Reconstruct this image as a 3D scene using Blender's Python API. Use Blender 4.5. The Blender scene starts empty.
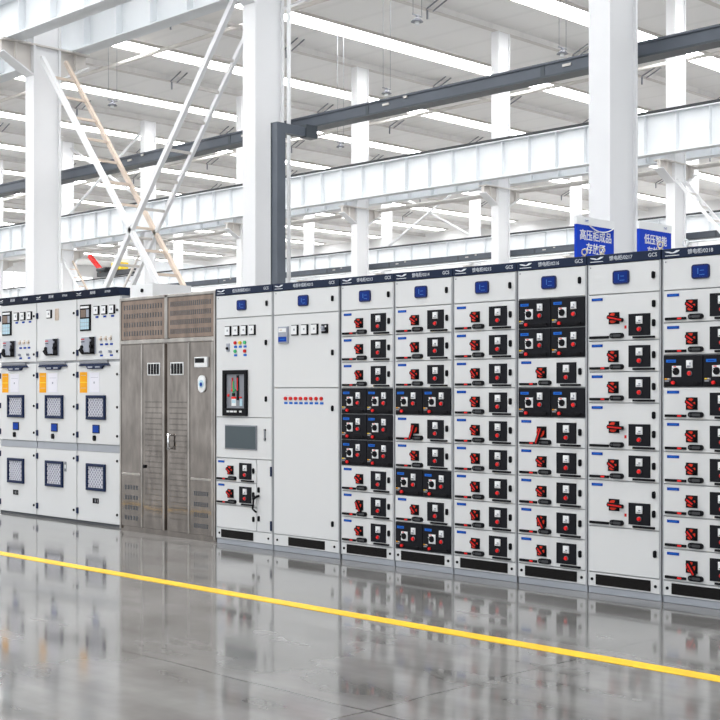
import bpy, bmesh, math, random
from mathutils import Vector, Matrix
random.seed(4)
S = bpy.context.scene
COL = S.collection
R = math.radians

# ------------------------------------------------------------------ camera, world, exposure
cam_d = bpy.data.cameras.new('camera')
cam_d.sensor_width = 36; cam_d.sensor_fit = 'HORIZONTAL'
cam_d.lens = 36 * 1287 / 720
cam_d.shift_y = 31 / 720; cam_d.shift_x = -1.1 / 720
cam_d.clip_end = 400
cam = bpy.data.objects.new('camera', cam_d); COL.objects.link(cam)
cam.location = (0, 0, 1.317); cam.rotation_euler = (R(90), 0, R(45))
S.camera = cam

wd = bpy.data.worlds.new('daylight'); S.world = wd; wd.use_nodes = True
bg = wd.node_tree.nodes['Background']
bg.inputs[0].default_value = (0.93, 0.97, 1.0, 1); bg.inputs[1].default_value = 1.18
S.view_settings.view_transform = 'Standard'; S.view_settings.look = 'None'
S.view_settings.gamma = 1; S.view_settings.use_curve_mapping = False
S.view_settings.exposure = 0.2
SKYLIGHT = 14.0
S.cycles.max_bounces = 8; S.cycles.diffuse_bounces = 5; S.cycles.glossy_bounces = 4

# ------------------------------------------------------------------ materials
def mat(name, col, rough=0.5, metal=0.0, emit=0.0, coat=0.0, noise=0.0, nscale=3.0, spec=0.5, bump=0.0, bscale=40):
    m = bpy.data.materials.new(name); m.use_nodes = True
    nt = m.node_tree; b = nt.nodes['Principled BSDF']
    b.inputs['Base Color'].default_value = (*col, 1)
    b.inputs['Roughness'].default_value = rough; b.inputs['Metallic'].default_value = metal
    b.inputs['Coat Weight'].default_value = coat; b.inputs['Specular IOR Level'].default_value = spec
    if emit:
        b.inputs['Emission Color'].default_value = (*col, 1); b.inputs['Emission Strength'].default_value = emit
    if noise or bump:
        tc = nt.nodes.new('ShaderNodeTexCoord')
    if noise:
        n = nt.nodes.new('ShaderNodeTexNoise'); n.inputs['Scale'].default_value = nscale; n.inputs['Detail'].default_value = 5
        nt.links.new(tc.outputs['Object'], n.inputs['Vector'])
        cr = nt.nodes.new('ShaderNodeValToRGB')
        cr.color_ramp.elements[0].position = .3; cr.color_ramp.elements[1].position = .7
        cr.color_ramp.elements[0].color = (*[c * (1 - noise) for c in col], 1)
        cr.color_ramp.elements[1].color = (*[min(1, c * (1 + noise * .5)) for c in col], 1)
        nt.links.new(n.outputs['Fac'], cr.inputs[0]); nt.links.new(cr.outputs[0], b.inputs['Base Color'])
    if bump:
        n2 = nt.nodes.new('ShaderNodeTexNoise'); n2.inputs['Scale'].default_value = bscale
        nt.links.new(tc.outputs['Object'], n2.inputs['Vector'])
        bp = nt.nodes.new('ShaderNodeBump'); bp.inputs['Strength'].default_value = bump; bp.inputs['Distance'].default_value = .01
        nt.links.new(n2.outputs['Fac'], bp.inputs['Height']); nt.links.new(bp.outputs[0], b.inputs['Normal'])
    return m

M = {}
M['panel'] = mat('powder_coat_grey', (.66, .665, .67), .38, bump=.03, bscale=300)
M['frame'] = mat('cabinet_frame_grey', (.42, .43, .45), .4)
M['inner'] = mat('cabinet_inner', (.06, .065, .075), .6)
M['plinth'] = mat('plinth_grey', (.34, .36, .40), .35, noise=.08)
M['navy'] = mat('navy_band', (.010, .019, .048), .55, spec=.18)
M['navyframe'] = mat('navy_frame', (.006, .016, .058), .5, spec=.2)
M['black'] = mat('black_plastic', (.006, .006, .008), .6, spec=.12)
M['blackp'] = mat('black_module', (.006, .0065, .010), .55, spec=.16)
M['meshblack'] = mat('black_vent', (.012, .010, .009), .7, spec=.2, bump=.6, bscale=500)
M['white'] = mat('white_paint', (.78, .79, .80), .5)
M['emblem'] = mat('emblem_white', (.72, .75, .8), .5)
M['letter'] = mat('white_lettering', (.50, .53, .58), .5)
M['red'] = mat('red_plastic', (.62, .010, .008), .45, spec=.25)
M['redlamp'] = mat('red_lamp', (.68, .010, .010), .35, emit=.12, spec=.3)
M['redcollar'] = mat('red_collar', (.70, .035, .014), .5, spec=.2)
M['grip'] = mat('grip_grey', (.035, .037, .042), .5)
M['orangered'] = mat('orange_red', (.85, .10, .03), .35)
M['blue'] = mat('blue_label', (.003, .045, .33), .6, spec=.15)
M['bluel'] = mat('light_blue_label', (.01, .13, .55), .6, spec=.2)
M['screen'] = mat('blue_display', (.001, .022, .19), .35, emit=.04, spec=.15)
M['screenf'] = mat('blue_display_frame', (.002, .010, .08), .4, spec=.3)
M['screenl'] = mat('blue_display_lines', (.01, .13, .45), .3)
M['orange'] = mat('orange_notice', (.85, .37, .004), .6, spec=.2)
M['yellow'] = mat('yellow_paint', (.88, .62, .01), .4)
M['green'] = mat('green_lamp', (.02, .45, .15), .3)
M['glassdark'] = mat('dark_glass', (.035, .055, .065), .12)
M['relay'] = mat('relay_grey', (.32, .34, .40), .5)
M['cyan'] = mat('pale_cyan_keys', (.42, .62, .72), .5)
M['brown'] = mat('brown_display', (.16, .10, .07), .3)
M['greymid'] = mat('mid_grey', (.22, .23, .26), .5)
M['pinkwhite'] = mat('paper_label', (.74, .73, .80), .6)
M['rust'] = mat('primer_beige', (.66, .55, .46), .6, noise=.2, nscale=4)
M['steelwhite'] = mat('white_painted_steel', (.74, .745, .76), .5, noise=.03, nscale=.7)
M['beamwhite'] = mat('beam_white', (.71, .74, .765), .5, noise=.06, nscale=1.2)
M['beamgrey'] = mat('beam_greyish', (.60, .57, .54), .55, noise=.08, nscale=1.5)
M['rail'] = mat('dark_rail', (.03, .035, .04), .5)
M['tray'] = mat('dark_grey_tray', (.075, .09, .115), .45, noise=.15, nscale=2)
M['trayedge'] = mat('tray_edge', (.04, .05, .062), .45)
M['signblue'] = mat('sign_blue', (.003, .045, .50), .6, spec=.15)
M['brass'] = mat('yellow_zinc', (.50, .45, .38), .35, metal=.8)
M['chrome'] = mat('chrome', (.8, .8, .82), .2, metal=1)
M['floorline'] = mat('yellow_line', (.88, .52, .004), .5, noise=.12, nscale=5)
M['light'] = mat('skylight_panel', (1, 1, 1), .5, emit=SKYLIGHT)
M['window'] = mat('window_daylight', (1, 1, 1), .5, emit=1.0)
M['wall'] = mat('wall_white', (.8, .8, .8), .7, noise=.04, nscale=.5)

def steel_mat(name, col, rough):
    m = bpy.data.materials.new(name); m.use_nodes = True
    nt = m.node_tree; b = nt.nodes['Principled BSDF']
    b.inputs['Metallic'].default_value = 1; b.inputs['Roughness'].default_value = rough
    tc = nt.nodes.new('ShaderNodeTexCoord'); mp = nt.nodes.new('ShaderNodeMapping')
    mp.inputs['Scale'].default_value = (5, 5, 1.6)
    n = nt.nodes.new('ShaderNodeTexNoise'); n.inputs['Scale'].default_value = 3; n.inputs['Detail'].default_value = 6
    cr = nt.nodes.new('ShaderNodeValToRGB')
    cr.color_ramp.elements[0].position = .3; cr.color_ramp.elements[1].position = .72
    cr.color_ramp.elements[0].color = (*[c * .78 for c in col], 1); cr.color_ramp.elements[1].color = (*[c * 1.25 for c in col], 1)
    nt.links.new(tc.outputs['Object'], mp.inputs[0]); nt.links.new(mp.outputs[0], n.inputs['Vector'])
    nt.links.new(n.outputs['Fac'], cr.inputs[0]); nt.links.new(cr.outputs[0], b.inputs['Base Color'])
    n2 = nt.nodes.new('ShaderNodeTexNoise'); n2.inputs['Scale'].default_value = 2.2; n2.inputs['Detail'].default_value = 1
    nt.links.new(tc.outputs['Object'], n2.inputs['Vector'])
    bp = nt.nodes.new('ShaderNodeBump'); bp.inputs['Strength'].default_value = .35; bp.inputs['Distance'].default_value = .02
    nt.links.new(n2.outputs['Fac'], bp.inputs['Height']); nt.links.new(bp.outputs[0], b.inputs['Normal'])
    return m
M['steel'] = steel_mat('stainless_sheet', (.215, .19, .172), .09)
M['steeledge'] = steel_mat('stainless_trim', (.36, .335, .31), .3)
M['steeldark'] = steel_mat('stainless_dark', (.155, .138, .125), .2)
M['steelrefl'] = steel_mat('stainless_brown_reflection', (.22, .165, .135), .2)  # plain stainless with a brownish reflection put into its base colour

def floor_mat():
    m = bpy.data.materials.new('polished_concrete'); m.use_nodes = True
    nt = m.node_tree; L = nt.links; b = nt.nodes['Principled BSDF']
    def N(t, **k):
        n = nt.nodes.new(t)
        for a, v in k.items(): setattr(n, a, v)
        return n
    def math_(op, a, bb=None):
        n = N('ShaderNodeMath', operation=op)
        for i, v in enumerate((a, bb)):
            if v is None: continue
            if isinstance(v, (int, float)): n.inputs[i].default_value = v
            else: L.new(v, n.inputs[i])
        return n.outputs[0]
    tc = N('ShaderNodeTexCoord'); sep = N('ShaderNodeSeparateXYZ'); L.new(tc.outputs['Object'], sep.inputs[0])
    n1 = N('ShaderNodeTexNoise'); n1.inputs['Scale'].default_value = 1.3; n1.inputs['Detail'].default_value = 4; n1.inputs['Roughness'].default_value = .55
    L.new(tc.outputs['Object'], n1.inputs['Vector'])
    mp = N('ShaderNodeMapping'); mp.inputs['Scale'].default_value = (.5, 2.6, 1); mp.inputs['Rotation'].default_value = (0, 0, .25)
    L.new(tc.outputs['Object'], mp.inputs[0])
    n2 = N('ShaderNodeTexNoise'); n2.inputs['Scale'].default_value = 1.6; n2.inputs['Detail'].default_value = 4; L.new(mp.outputs[0], n2.inputs['Vector'])
    mixf = math_('ADD', math_('MULTIPLY', n1.outputs['Fac'], .6), math_('MULTIPLY', n2.outputs['Fac'], .4))
    cr = N('ShaderNodeValToRGB'); cr.color_ramp.elements[0].position = .36; cr.color_ramp.elements[1].position = .64
    cr.color_ramp.elements[0].color = (.125, .121, .116, 1); cr.color_ramp.elements[1].color = (.245, .241, .236, 1)
    L.new(mixf, cr.inputs[0])
    n3 = N('ShaderNodeTexNoise'); n3.inputs['Scale'].default_value = 2.5; n3.inputs['Detail'].default_value = 3; L.new(tc.outputs['Object'], n3.inputs['Vector'])
    wob = math_('MULTIPLY', math_('SUBTRACT', n3.outputs['Fac'], .5), .05)
    def joint(coord, off, per):
        a = math_('ADD', math_('ADD', coord, -off + per / 2 + per * 40), wob)
        f = math_('ABSOLUTE', math_('SUBTRACT', math_('MODULO', a, per), per / 2))
        return math_('LESS_THAN', f, .007)
    j = math_('MAXIMUM', joint(sep.outputs[1], 3.76, 6.0), joint(sep.outputs[0], -3.73, 6.0))
    j = math_('MULTIPLY', j, .6)
    mx = N('ShaderNodeMix', data_type='RGBA'); L.new(j, mx.inputs[0]); L.new(cr.outputs[0], mx.inputs[6]); mx.inputs[7].default_value = (.04, .038, .035, 1)
    L.new(mx.outputs[2], b.inputs['Base Color'])
    rr = N('ShaderNodeMapRange'); rr.inputs[1].default_value = .35; rr.inputs[2].default_value = .7; rr.inputs[3].default_value = .06; rr.inputs[4].default_value = .125
    L.new(n2.outputs['Fac'], rr.inputs[0]); L.new(rr.outputs[0], b.inputs['Roughness'])
    b.inputs['IOR'].default_value = 1.6
    bp = N('ShaderNodeBump'); bp.inputs['Strength'].default_value = .008; bp.inputs['Distance'].default_value = .01
    n4 = N('ShaderNodeTexNoise'); n4.inputs['Scale'].default_value = 1.5; n4.inputs['Detail'].default_value = 3; L.new(tc.outputs['Object'], n4.inputs['Vector'])
    L.new(n4.outputs['Fac'], bp.inputs['Height']); L.new(bp.outputs[0], b.inputs['Normal'])
    return m
M['floor'] = floor_mat()

def ceil_mat():
    m = mat('roof_sheet_white', (.80, .79, .775), .6)
    nt = m.node_tree; b = nt.nodes['Principled BSDF']
    tc = nt.nodes.new('ShaderNodeTexCoord'); w = nt.nodes.new('ShaderNodeTexWave')
    w.bands_direction = 'Y'; w.inputs['Scale'].default_value = .21; w.inputs['Distortion'].default_value = 0
    nt.links.new(tc.outputs['Object'], w.inputs['Vector'])
    cr = nt.nodes.new('ShaderNodeValToRGB')
    cr.color_ramp.elements[0].position = 0; cr.color_ramp.elements[0].color = (.76, .75, .735, 1)
    cr.color_ramp.elements[1].position = .08; cr.color_ramp.elements[1].color = (.80, .79, .775, 1)
    nt.links.new(w.outputs['Fac'], cr.inputs[0]); nt.links.new(cr.outputs[0], b.inputs['Base Color'])
    return m
M['ceiling'] = ceil_mat()

# ------------------------------------------------------------------ mesh helpers
class MB:
    def __init__(s): s.v = []; s.f = []; s.m = []; s.sm = []; s.mats = []
    def mi(s, k):
        if k not in s.mats: s.mats.append(k)
        return s.mats.index(k)
    def add(s, vs, fs, k, smooth=False):
        b = len(s.v); s.v += [tuple(v) for v in vs]; i = s.mi(k)
        for f in fs: s.f.append(tuple(b + q for q in f)); s.m.append(i); s.sm.append(smooth)
        return s
    def box(s, x0, x1, y0, y1, z0, z1, k, c=0):
        if c:   # chamfer on the front (-y) edges
            vs = [(x0, y1, z0), (x1, y1, z0), (x1, y1, z1), (x0, y1, z1),
                  (x0, y0 + c, z0), (x1, y0 + c, z0), (x1, y0 + c, z1), (x0, y0 + c, z1),
                  (x0 + c, y0, z0 + c), (x1 - c, y0, z0 + c), (x1 - c, y0, z1 - c), (x0 + c, y0, z1 - c)]
            fs = [(3, 2, 1, 0), (0, 1, 5, 4), (1, 2, 6, 5), (2, 3, 7, 6), (3, 0, 4, 7), (4, 5, 9, 8), (5, 6, 10, 9), (6, 7, 11, 10), (7, 4, 8, 11), (8, 9, 10, 11)]
            return s.add(vs, fs, k)
        vs = [(x0, y0, z0), (x1, y0, z0), (x1, y1, z0), (x0, y1, z0), (x0, y0, z1), (x1, y0, z1), (x1, y1, z1), (x0, y1, z1)]
        return s.add(vs, [(3, 2, 1, 0), (4, 5, 6, 7), (0, 1, 5, 4), (1, 2, 6, 5), (2, 3, 7, 6), (3, 0, 4, 7)], k)
    def cb(s, cx, cy, cz, sx, sy, sz, k, c=0):
        return s.box(cx - sx / 2, cx + sx / 2, cy - sy / 2, cy + sy / 2, cz - sz / 2, cz + sz / 2, k, c)
    def prism(s, poly, y0, y1, k):     # poly of (x,z), extruded along y
        n = len(poly); vs = [(x, y0, z) for x, z in poly] + [(x, y1, z) for x, z in poly]
        fs = [tuple(range(n)), tuple(range(2 * n - 1, n - 1, -1))] + [(i, i + n, (i + 1) % n + n, (i + 1) % n) for i in range(n)]
        return s.add(vs, fs, k)
    def prismx(s, poly, x0, x1, k):    # poly of (y,z), extruded along x
        n = len(poly); vs = [(x0, y, z) for y, z in poly] + [(x1, y, z) for y, z in poly]
        fs = [tuple(range(n - 1, -1, -1)), tuple(range(n, 2 * n))] + [(i, (i + 1) % n, (i + 1) % n + n, i + n) for i in range(n)]
        return s.add(vs, fs, k)
    def tube(s, p, q, r, k, n=10, r2=None, smooth=True):
        p = Vector(p); q = Vector(q); d = (q - p).normalized(); r2 = r if r2 is None else r2
        a = Vector((0, 0, 1)) if abs(d.z) < .9 else Vector((1, 0, 0)); u = d.cross(a).normalized(); w = d.cross(u)
        vs = []
        for c, rr in ((p, r), (q, r2)):
            for i in range(n):
                t = 2 * math.pi * i / n; vs.append(c + rr * (math.cos(t) * u + math.sin(t) * w))
        s.add(vs, [(i, (i + 1) % n, (i + 1) % n + n, i + n) for i in range(n)], k, smooth)
        b = len(s.v) - 2 * n
        s.f += [tuple(b + i for i in range(n - 1, -1, -1)), tuple(b + n + i for i in range(n))]; s.m += [s.mi(k)] * 2; s.sm += [False] * 2
        return s
    def bar(s, p, q, w, h, k):         # rectangular bar from p to q
        p = Vector(p); q = Vector(q); d = (q - p).normalized()
        a = Vector((0, 1, 0)) if abs(d.y) < .9 else Vector((0, 0, 1)); u = d.cross(a).normalized(); v = d.cross(u)
        vs = [c + i * u * w / 2 + j * v * h / 2 for c in (p, q) for i, j in ((-1, -1), (1, -1), (1, 1), (-1, 1))]
        return s.add(vs, [(3, 2, 1, 0), (4, 5, 6, 7), (0, 1, 5, 4), (1, 2, 6, 5), (2, 3, 7, 6), (3, 0, 4, 7)], k)
    def torus(s, c, r, t, k, axis='x', n=16, m=6):
        vs = []
        for i in range(n):
            a = 2 * math.pi * i / n
            for j in range(m):
                b = 2 * math.pi * j / m; rr = r + t * math.cos(b); h = t * math.sin(b)
                p = (h, rr * math.cos(a), rr * math.sin(a)) if axis == 'x' else (rr * math.cos(a), h, rr * math.sin(a))
                vs.append((c[0] + p[0], c[1] + p[1], c[2] + p[2]))
        fs = [(i * m + j, ((i + 1) % n) * m + j, ((i + 1) % n) * m + (j + 1) % m, i * m + (j + 1) % m) for i in range(n) for j in range(m)]
        return s.add(vs, fs, k, True)
    def mesh(s, name='mesh'):
        me = bpy.data.meshes.new(name); me.from_pydata(s.v, [], s.f)
        for k in s.mats: me.materials.append(M[k])
        me.polygons.foreach_set('material_index', s.m); me.polygons.foreach_set('use_smooth', s.sm)
        bm = bmesh.new(); bm.from_mesh(me); bmesh.ops.recalc_face_normals(bm, faces=bm.faces); bm.to_mesh(me); bm.free()
        return me

def put(name, me, parent=None, loc=(0, 0, 0), rot=None):
    if isinstance(me, MB): me = me.mesh(name)
    o = bpy.data.objects.new(name, me); COL.objects.link(o); o.location = loc
    if rot: o.rotation_euler = rot
    o.parent = parent
    return o
def tag(o, label, cat, group=None, kind=None):
    o['label'] = label; o['category'] = cat
    if group: o['group'] = group
    o['kind'] = kind or 'thing'
    return o
def thing(name, label, cat, loc, group=None):
    o = bpy.data.objects.new(name, None); COL.objects.link(o); o.location = loc; o.empty_display_size = .2
    return tag(o, label, cat, group)
def struct(name, mb):
    o = put(name, mb); o['kind'] = 'structure'; return o

_tc = {}
def text_mesh(parts, k):
    """parts: list of (string, size, x, z, align); returns one mesh lying in the XZ plane facing -Y"""
    key = (tuple(parts), k)
    if key in _tc: return _tc[key]
    vs, fs = [], []
    for (t, size, x, z, al) in parts:
        c = bpy.data.curves.new('t', 'FONT'); c.body = t; c.size = size; c.align_x = al; c.align_y = 'CENTER'
        c.extrude = .0006; c.resolution_u = 3; c.offset = size * .012
        o = bpy.data.objects.new('t', c); COL.objects.link(o)
        bpy.context.view_layer.update()
        me = bpy.data.meshes.new_from_object(o.evaluated_get(bpy.context.evaluated_depsgraph_get()))
        b = len(vs)
        vs += [(v.co.x + x, -v.co.z, v.co.y + z) for v in me.vertices]
        fs += [tuple(b + i for i in p.vertices) for p in me.polygons]
        bpy.data.objects.remove(o); bpy.data.curves.remove(c); bpy.data.meshes.remove(me)
    me = bpy.data.meshes.new('lettering'); me.from_pydata(vs, [], fs); me.materials.append(M[k])
    _tc[key] = me; return me

def emblem_mb(w, k='emblem'):
    """white bird like mark: a short left leaf and a broad right swoosh over a thin bar"""
    m = MB(); n = 8
    def arc(pts_top, pts_bot):
        m.prism([(x * w, z * w * .48 + .04 * w) for x, z in pts_bot + pts_top[::-1]], -.0012, 0, k)
    def q(a, b, c, t): return tuple((1 - t) ** 2 * a[i] + 2 * t * (1 - t) * b[i] + t * t * c[i] for i in (0, 1))
    ts = [i / n for i in range(n + 1)]
    arc([q((-.5, .16), (-.2, .20), (.02, -.02), t) for t in ts], [q((-.5, .16), (-.35, -.10), (.02, -.02), t) for t in ts])
    arc([q((-.22, -.08), (.12, .0), (.26, .24), t) for t in ts] + [(.5, .24)], [q((-.22, -.08), (.28, -.20), (.5, .23), t) for t in ts])
    m.box(-.48 * w, .46 * w, -.0012, 0, -.155 * w, -.115 * w, k)
    return m.mesh('emblem')

# ------------------------------------------------------------------ room shell
RZ = 12.35
struct('floor', MB().box(-97, 14, -9, 67, -.2, 0, 'floor'))
struct('ceiling', MB().box(-97, 14, -9, 67, RZ, RZ + .15, 'ceiling'))
wb = MB().box(-97, 14, 67, 67.3, 0, RZ, 'wall')
struct('wall_back', wb)
struct('wall_left', MB().box(-97.3, -97, -9, 67.3, 0, RZ, 'wall'))
for i in range(15):
    x = -16.1 - 6.0 * (i - 0) + 6.0 * 2
    if x < -96: break
    w = MB().box(x - .42, x + .42, -7, 66, RZ - .05, RZ - .005, 'light')
    for e in (-.48, .42): w.box(x + e, x + e + .06, -7, 66, RZ - .09, RZ - .005, 'beamgrey')
    struct('window_%d' % (i + 1), w)
n = 30
for x in range(-90, 10, 12):
    w = MB().box(x - 4.5, x + 4.5, 66.9, 66.98, 2.0, 6.2, 'window')
    for j in range(7): w.box(x - 4.5 + j * 1.5 - .04, x - 4.5 + j * 1.5 + .04, 66.84, 66.9, 2.0, 6.2, 'beamwhite')
    w.box(x - 4.6, x + 4.6, 66.82, 66.9, 1.9, 2.0, 'beamwhite'); w.box(x - 4.6, x + 4.6, 66.82, 66.9, 6.2, 6.3, 'beamwhite')
    struct('window_%d' % n, w); n += 1
for y in (22, 39.5, 57):
    w = MB().box(-97.0, -96.92, y - 6.5, y + 6.5, 4.5, 11.3, 'window')
    for j in range(6): w.box(-96.92, -96.86, y - 6.5 + j * 2.6 - .05, y - 6.5 + j * 2.6 + .05, 4.5, 11.3, 'beamwhite')
    struct('window_%d' % n, w); n += 1

# painted walkway line
ln = put('painted_floor_line', MB().box(-60, 3, 5.26, 5.37, .0005, .003, 'floorline'))
tag(ln, 'yellow painted safety line on the polished floor in front of the cabinets', 'floor marking')

# ------------------------------------------------------------------ switchgear pieces (front face at local y=0, out of the cabinet is -y)
def drawer_pieces(h, big=False):
    P = {}
    w = .556
    P['front'] = MB().box(0, w, -.022, 0, 0, h, 'panel', .002).mesh('drawer')
    return P
def pill(cx, cz, sx, sz, y0, y1, k, n=6):
    r = min(sx, sz) / 2; pts = []
    for i in range(4):
        a0 = i * math.pi / 2
        ox = (sx / 2 - r) * (1 if i in (0, 3) else -1); oz = (sz / 2 - r) * (1 if i in (0, 1) else -1)
        for j in range(n + 1):
            a = a0 + math.pi / 2 * j / n; pts.append((cx + ox + r * math.cos(a), cz + oz + r * math.sin(a)))
    return pts, y0, y1, k
def add_pill(m, *a, **kw):
    pts, y0, y1, k = pill(*a, **kw); m.prism(pts, y0, y1, k)
    return m

def rounded(sx, sz, rad, k):
    pts = []
    for i in range(4):
        ox = (sx / 2 - rad) * (1 if i in (0, 3) else -1); oz = (sz / 2 - rad) * (1 if i in (0, 1) else -1)
        for j in range(6):
            a = math.pi / 2 * (i + j / 5); pts.append((ox + rad * math.cos(a), oz + rad * math.sin(a)))
    return MB().prism(pts, -.010, 0, k)
F = -.022   # drawer skin
_sw = {}
def rotary_mesh(style):
    if style in _sw: return _sw[style]
    m = MB()
    m.box(-.040, .040, -.006, 0, -.038, .038, 'black', .002)
    m.tube((0, 0, 0), (0, -.014, 0), .035, 'black', 20)
    n = 18
    for i in range(n):          # red collar, open on one side
        a = 2 * math.pi * i / n; b = 2 * math.pi * (i + .98) / n
        if i in (1, 2, 10): continue
        m.prism([(.015 * math.cos(a), .015 * math.sin(a)), (.032 * math.cos(a), .032 * math.sin(a)), (.032 * math.cos(b), .032 * math.sin(b)), (.015 * math.cos(b), .015 * math.sin(b))], -.017, -.013, 'redcollar')
    ang, L0, L1 = {'diag': (-32, .030, .030), 'diag2': (-46, .030, .030), 'flat': (-12, .034, .078), 'drop': (-112, .03, .085), 'flatter': (-4, .034, .078), 'slant': (-58, .03, .055)}[style]
    a = R(ang); c, s_ = math.cos(a), math.sin(a)
    def rp(x, z): return (x * c - z * s_, x * s_ + z * c)
    m.prism([rp(-L0, -.0135), rp(L1, -.012), rp(L1 + .006, 0), rp(L1, .012), rp(-L0, .0135), rp(-L0 - .006, 0)], -.030, -.014, 'black')
    m.prism([rp(-L0 + .004, -.0052), rp(L1 - .004, -.0048), rp(L1 - .004, .0048), rp(-L0 + .004, .0052)], -.032, -.030, 'red')
    _sw[style] = m.mesh('rotary_switch'); return _sw[style]

ms = {}
m = MB().box(-.0425, .0425, -.002, 0, -.009, .009, 'blue'); m.box(-.03, .03, -.0026, -.002, -.003, .003, 'bluel'); ms['name_label'] = m.mesh('name_label')
ms['instrument_panel'] = MB().box(-.08, .08, -.007, 0, -.069, .069, 'blackp', .003).mesh('instrument_panel')
m = MB().box(-.023, .023, -.01, 0, -.024, .024, 'white', .003); m.box(-.002, .014, -.0108, -.01, -.008, .0, 'greymid'); m.box(-.015, .015, -.0108, -.01, -.018, -.0125, 'greymid'); ms['meter'] = m.mesh('meter')
ms['indicator_lamp'] = MB().tube((0, 0, 0), (0, -.006, 0), .016, 'greymid', 14).tube((0, -.006, 0), (0, -.016, 0), .0145, 'redlamp', 14, r2=.011).mesh('indicator_lamp')
m = MB().box(-.078, .078, -.018, 0, -.0065, .0065, 'black', .002); ms['pull_handle'] = m.mesh('pull_handle')
m = MB().box(-.073, .073, -.014, 0, -.008, .008, 'black', .002); m.box(.018, .045, -.0165, -.013, -.006, .006, 'redlamp'); ms['lock_bar'] = m.mesh('lock_bar')
m = MB().box(-.073, .073, -.014, 0, -.008, .008, 'black', .002); ms['lock_bar_black'] = m.mesh('lock_bar')
m = add_pill(MB(), 0, 0, .10, .034, -.018, 0, 'black'); add_pill(m, .006, 0, .06, .016, -.021, -.018, 'grip'); m.tube((-.036, -.018, 0), (-.036, -.021, 0), .007, 'grip', 10); ms['recessed_grip'] = m.mesh('recessed_grip')
m = add_pill(MB(), 0, 0, .022, .046, -.010, 0, 'black'); m.box(-.004, .004, -.016, -.01, -.012, .012, 'black'); ms['latch'] = m.mesh('latch')
ms['warning_sticker'] = MB().box(-.008, .008, -.001, 0, -.010, .010, 'red').mesh('warning_sticker')

def sub(name, parent, x, z, y=F, me=None):
    return put(name, me or ms[name], parent, (x, y, z))

_df = {}
def white_drawer(cab, x, z, w, h=.2, style='diag'):
    key = (round(w, 3), round(h, 3))
    if key not in _df: _df[key] = MB().box(.003, w - .003, F, .03, .003, h - .003, 'panel', .002).mesh('drawer')
    d = put('drawer', _df[key], cab, (x, 0, z))
    k = w / .56; big = h > .25
    zb = 0
    sub('name_label', d, .07 * k, h - .030)
    sub('rotary_switch', d, (.202 if not big else .208) * k, .100 if not big else .145, me=rotary_mesh(style))
    sub('instrument_panel', d, .408 * k, .098)
    sub('meter', d, .412 * k, .126, F - .007); sub('indicator_lamp', d, .412 * k, .068, F - .007)
    sub('pull_handle', d, .445 * k, .017)
    sub('lock_bar', d, .09 * k, .024, me=ms['lock_bar_black'] if big else ms['lock_bar'])
    sub('recessed_grip', d, .234 * k, .032)
    sub('latch', d, .520 * k, .105)
    if big:
        sub('latch', d, .520 * k, .225); sub('warning_sticker', d, .298 * k, .085)
    return d

m = MB().box(-.032, .032, -.006, 0, -.034, .034, 'white', .003); m.box(-.02, .0, -.0066, -.006, .026, .032, 'redlamp')
m.tube((0, 0, 0), (0, -.012, 0), .023, 'black', 18)
m.prism([(-.024, .010), (-.017, .018), (.020, -.010), (.013, -.018)], -.022, -.012, 'black'); m.prism([(-.022, .0125), (-.018, .0155), (-.010, .008), (-.014, .005)], -.0232, -.022, 'white')
ms['small_rotary'] = m.mesh('rotary_switch')
m = MB().box(-.034, .034, -.002, 0, -.009, .009, 'bluel'); m.box(-.022, .022, -.0026, -.002, -.003, .003, 'blue'); ms['bright_label'] = m.mesh('name_label')
m = MB().box(-.021, .021, -.010, 0, -.024, .024, 'white', .003); m.box(-.014, .012, -.0108, -.01, -.019, -.008, 'greymid'); m.box(.002, .012, -.0108, -.01, -.004, .010, 'relay'); ms['small_meter'] = m.mesh('meter')
def sticker_mesh(c):
    m = MB().box(-.018, -.002, -.001, 0, .002, .010, c).box(.001, .014, -.001, 0, .002, .010, 'rust')
    m.box(-.018, .012, -.001, 0, -.012, -.002, 'greymid'); m.box(.017, .022, -.001, 0, -.004, .010, 'greymid'); return m.mesh('warning_sticker')
stk = [sticker_mesh('orange'), sticker_mesh('yellow')]
m = MB().box(-.075, .075, -.01, 0, -.006, .006, 'black', .002); ms['slim_handle'] = m.mesh('pull_handle')
ms['press_button'] = MB().tube((0, 0, 0), (0, -.014, 0), .011, 'redlamp', 12).mesh('press_button')
_bd = {}
def black_module(cab, x, z, w, h=.2):
    key = round(w, 3)
    if key not in _bd:
        mb = MB().box(.002, w - .002, F - .004, .03, .004, h - .004, 'blackp', .003)
        mb.box(.012, w - .012, F - .008, F - .004, .012, .030, 'black', .001)
        _bd[key] = mb.mesh('half_drawer')
    d = put('half_drawer', _bd[key], cab, (x, 0, z)); k = w / .28; f = F - .004
    sub('name_label', d, .058 * k, .162, f, ms['bright_label'])
    sub('rotary_switch', d, .098 * k, .098, f, ms['small_rotary'])
    sub('meter', d, .190 * k, .142, f, ms['small_meter']); sub('indicator_lamp', d, .190 * k, .085, f)
    sub('warning_sticker', d, .030 * k, .046, f, stk[random.random() < .25])
    sub('press_button', d, .078 * k, .028, f - .004); sub('latch', d, .232 * k, .025, f - .004, ms['slim_latch'])
    return d
ms['slim_latch'] = MB().box(-.018, .018, -.008, 0, -.009, .009, 'black', .002).mesh('latch')

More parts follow.
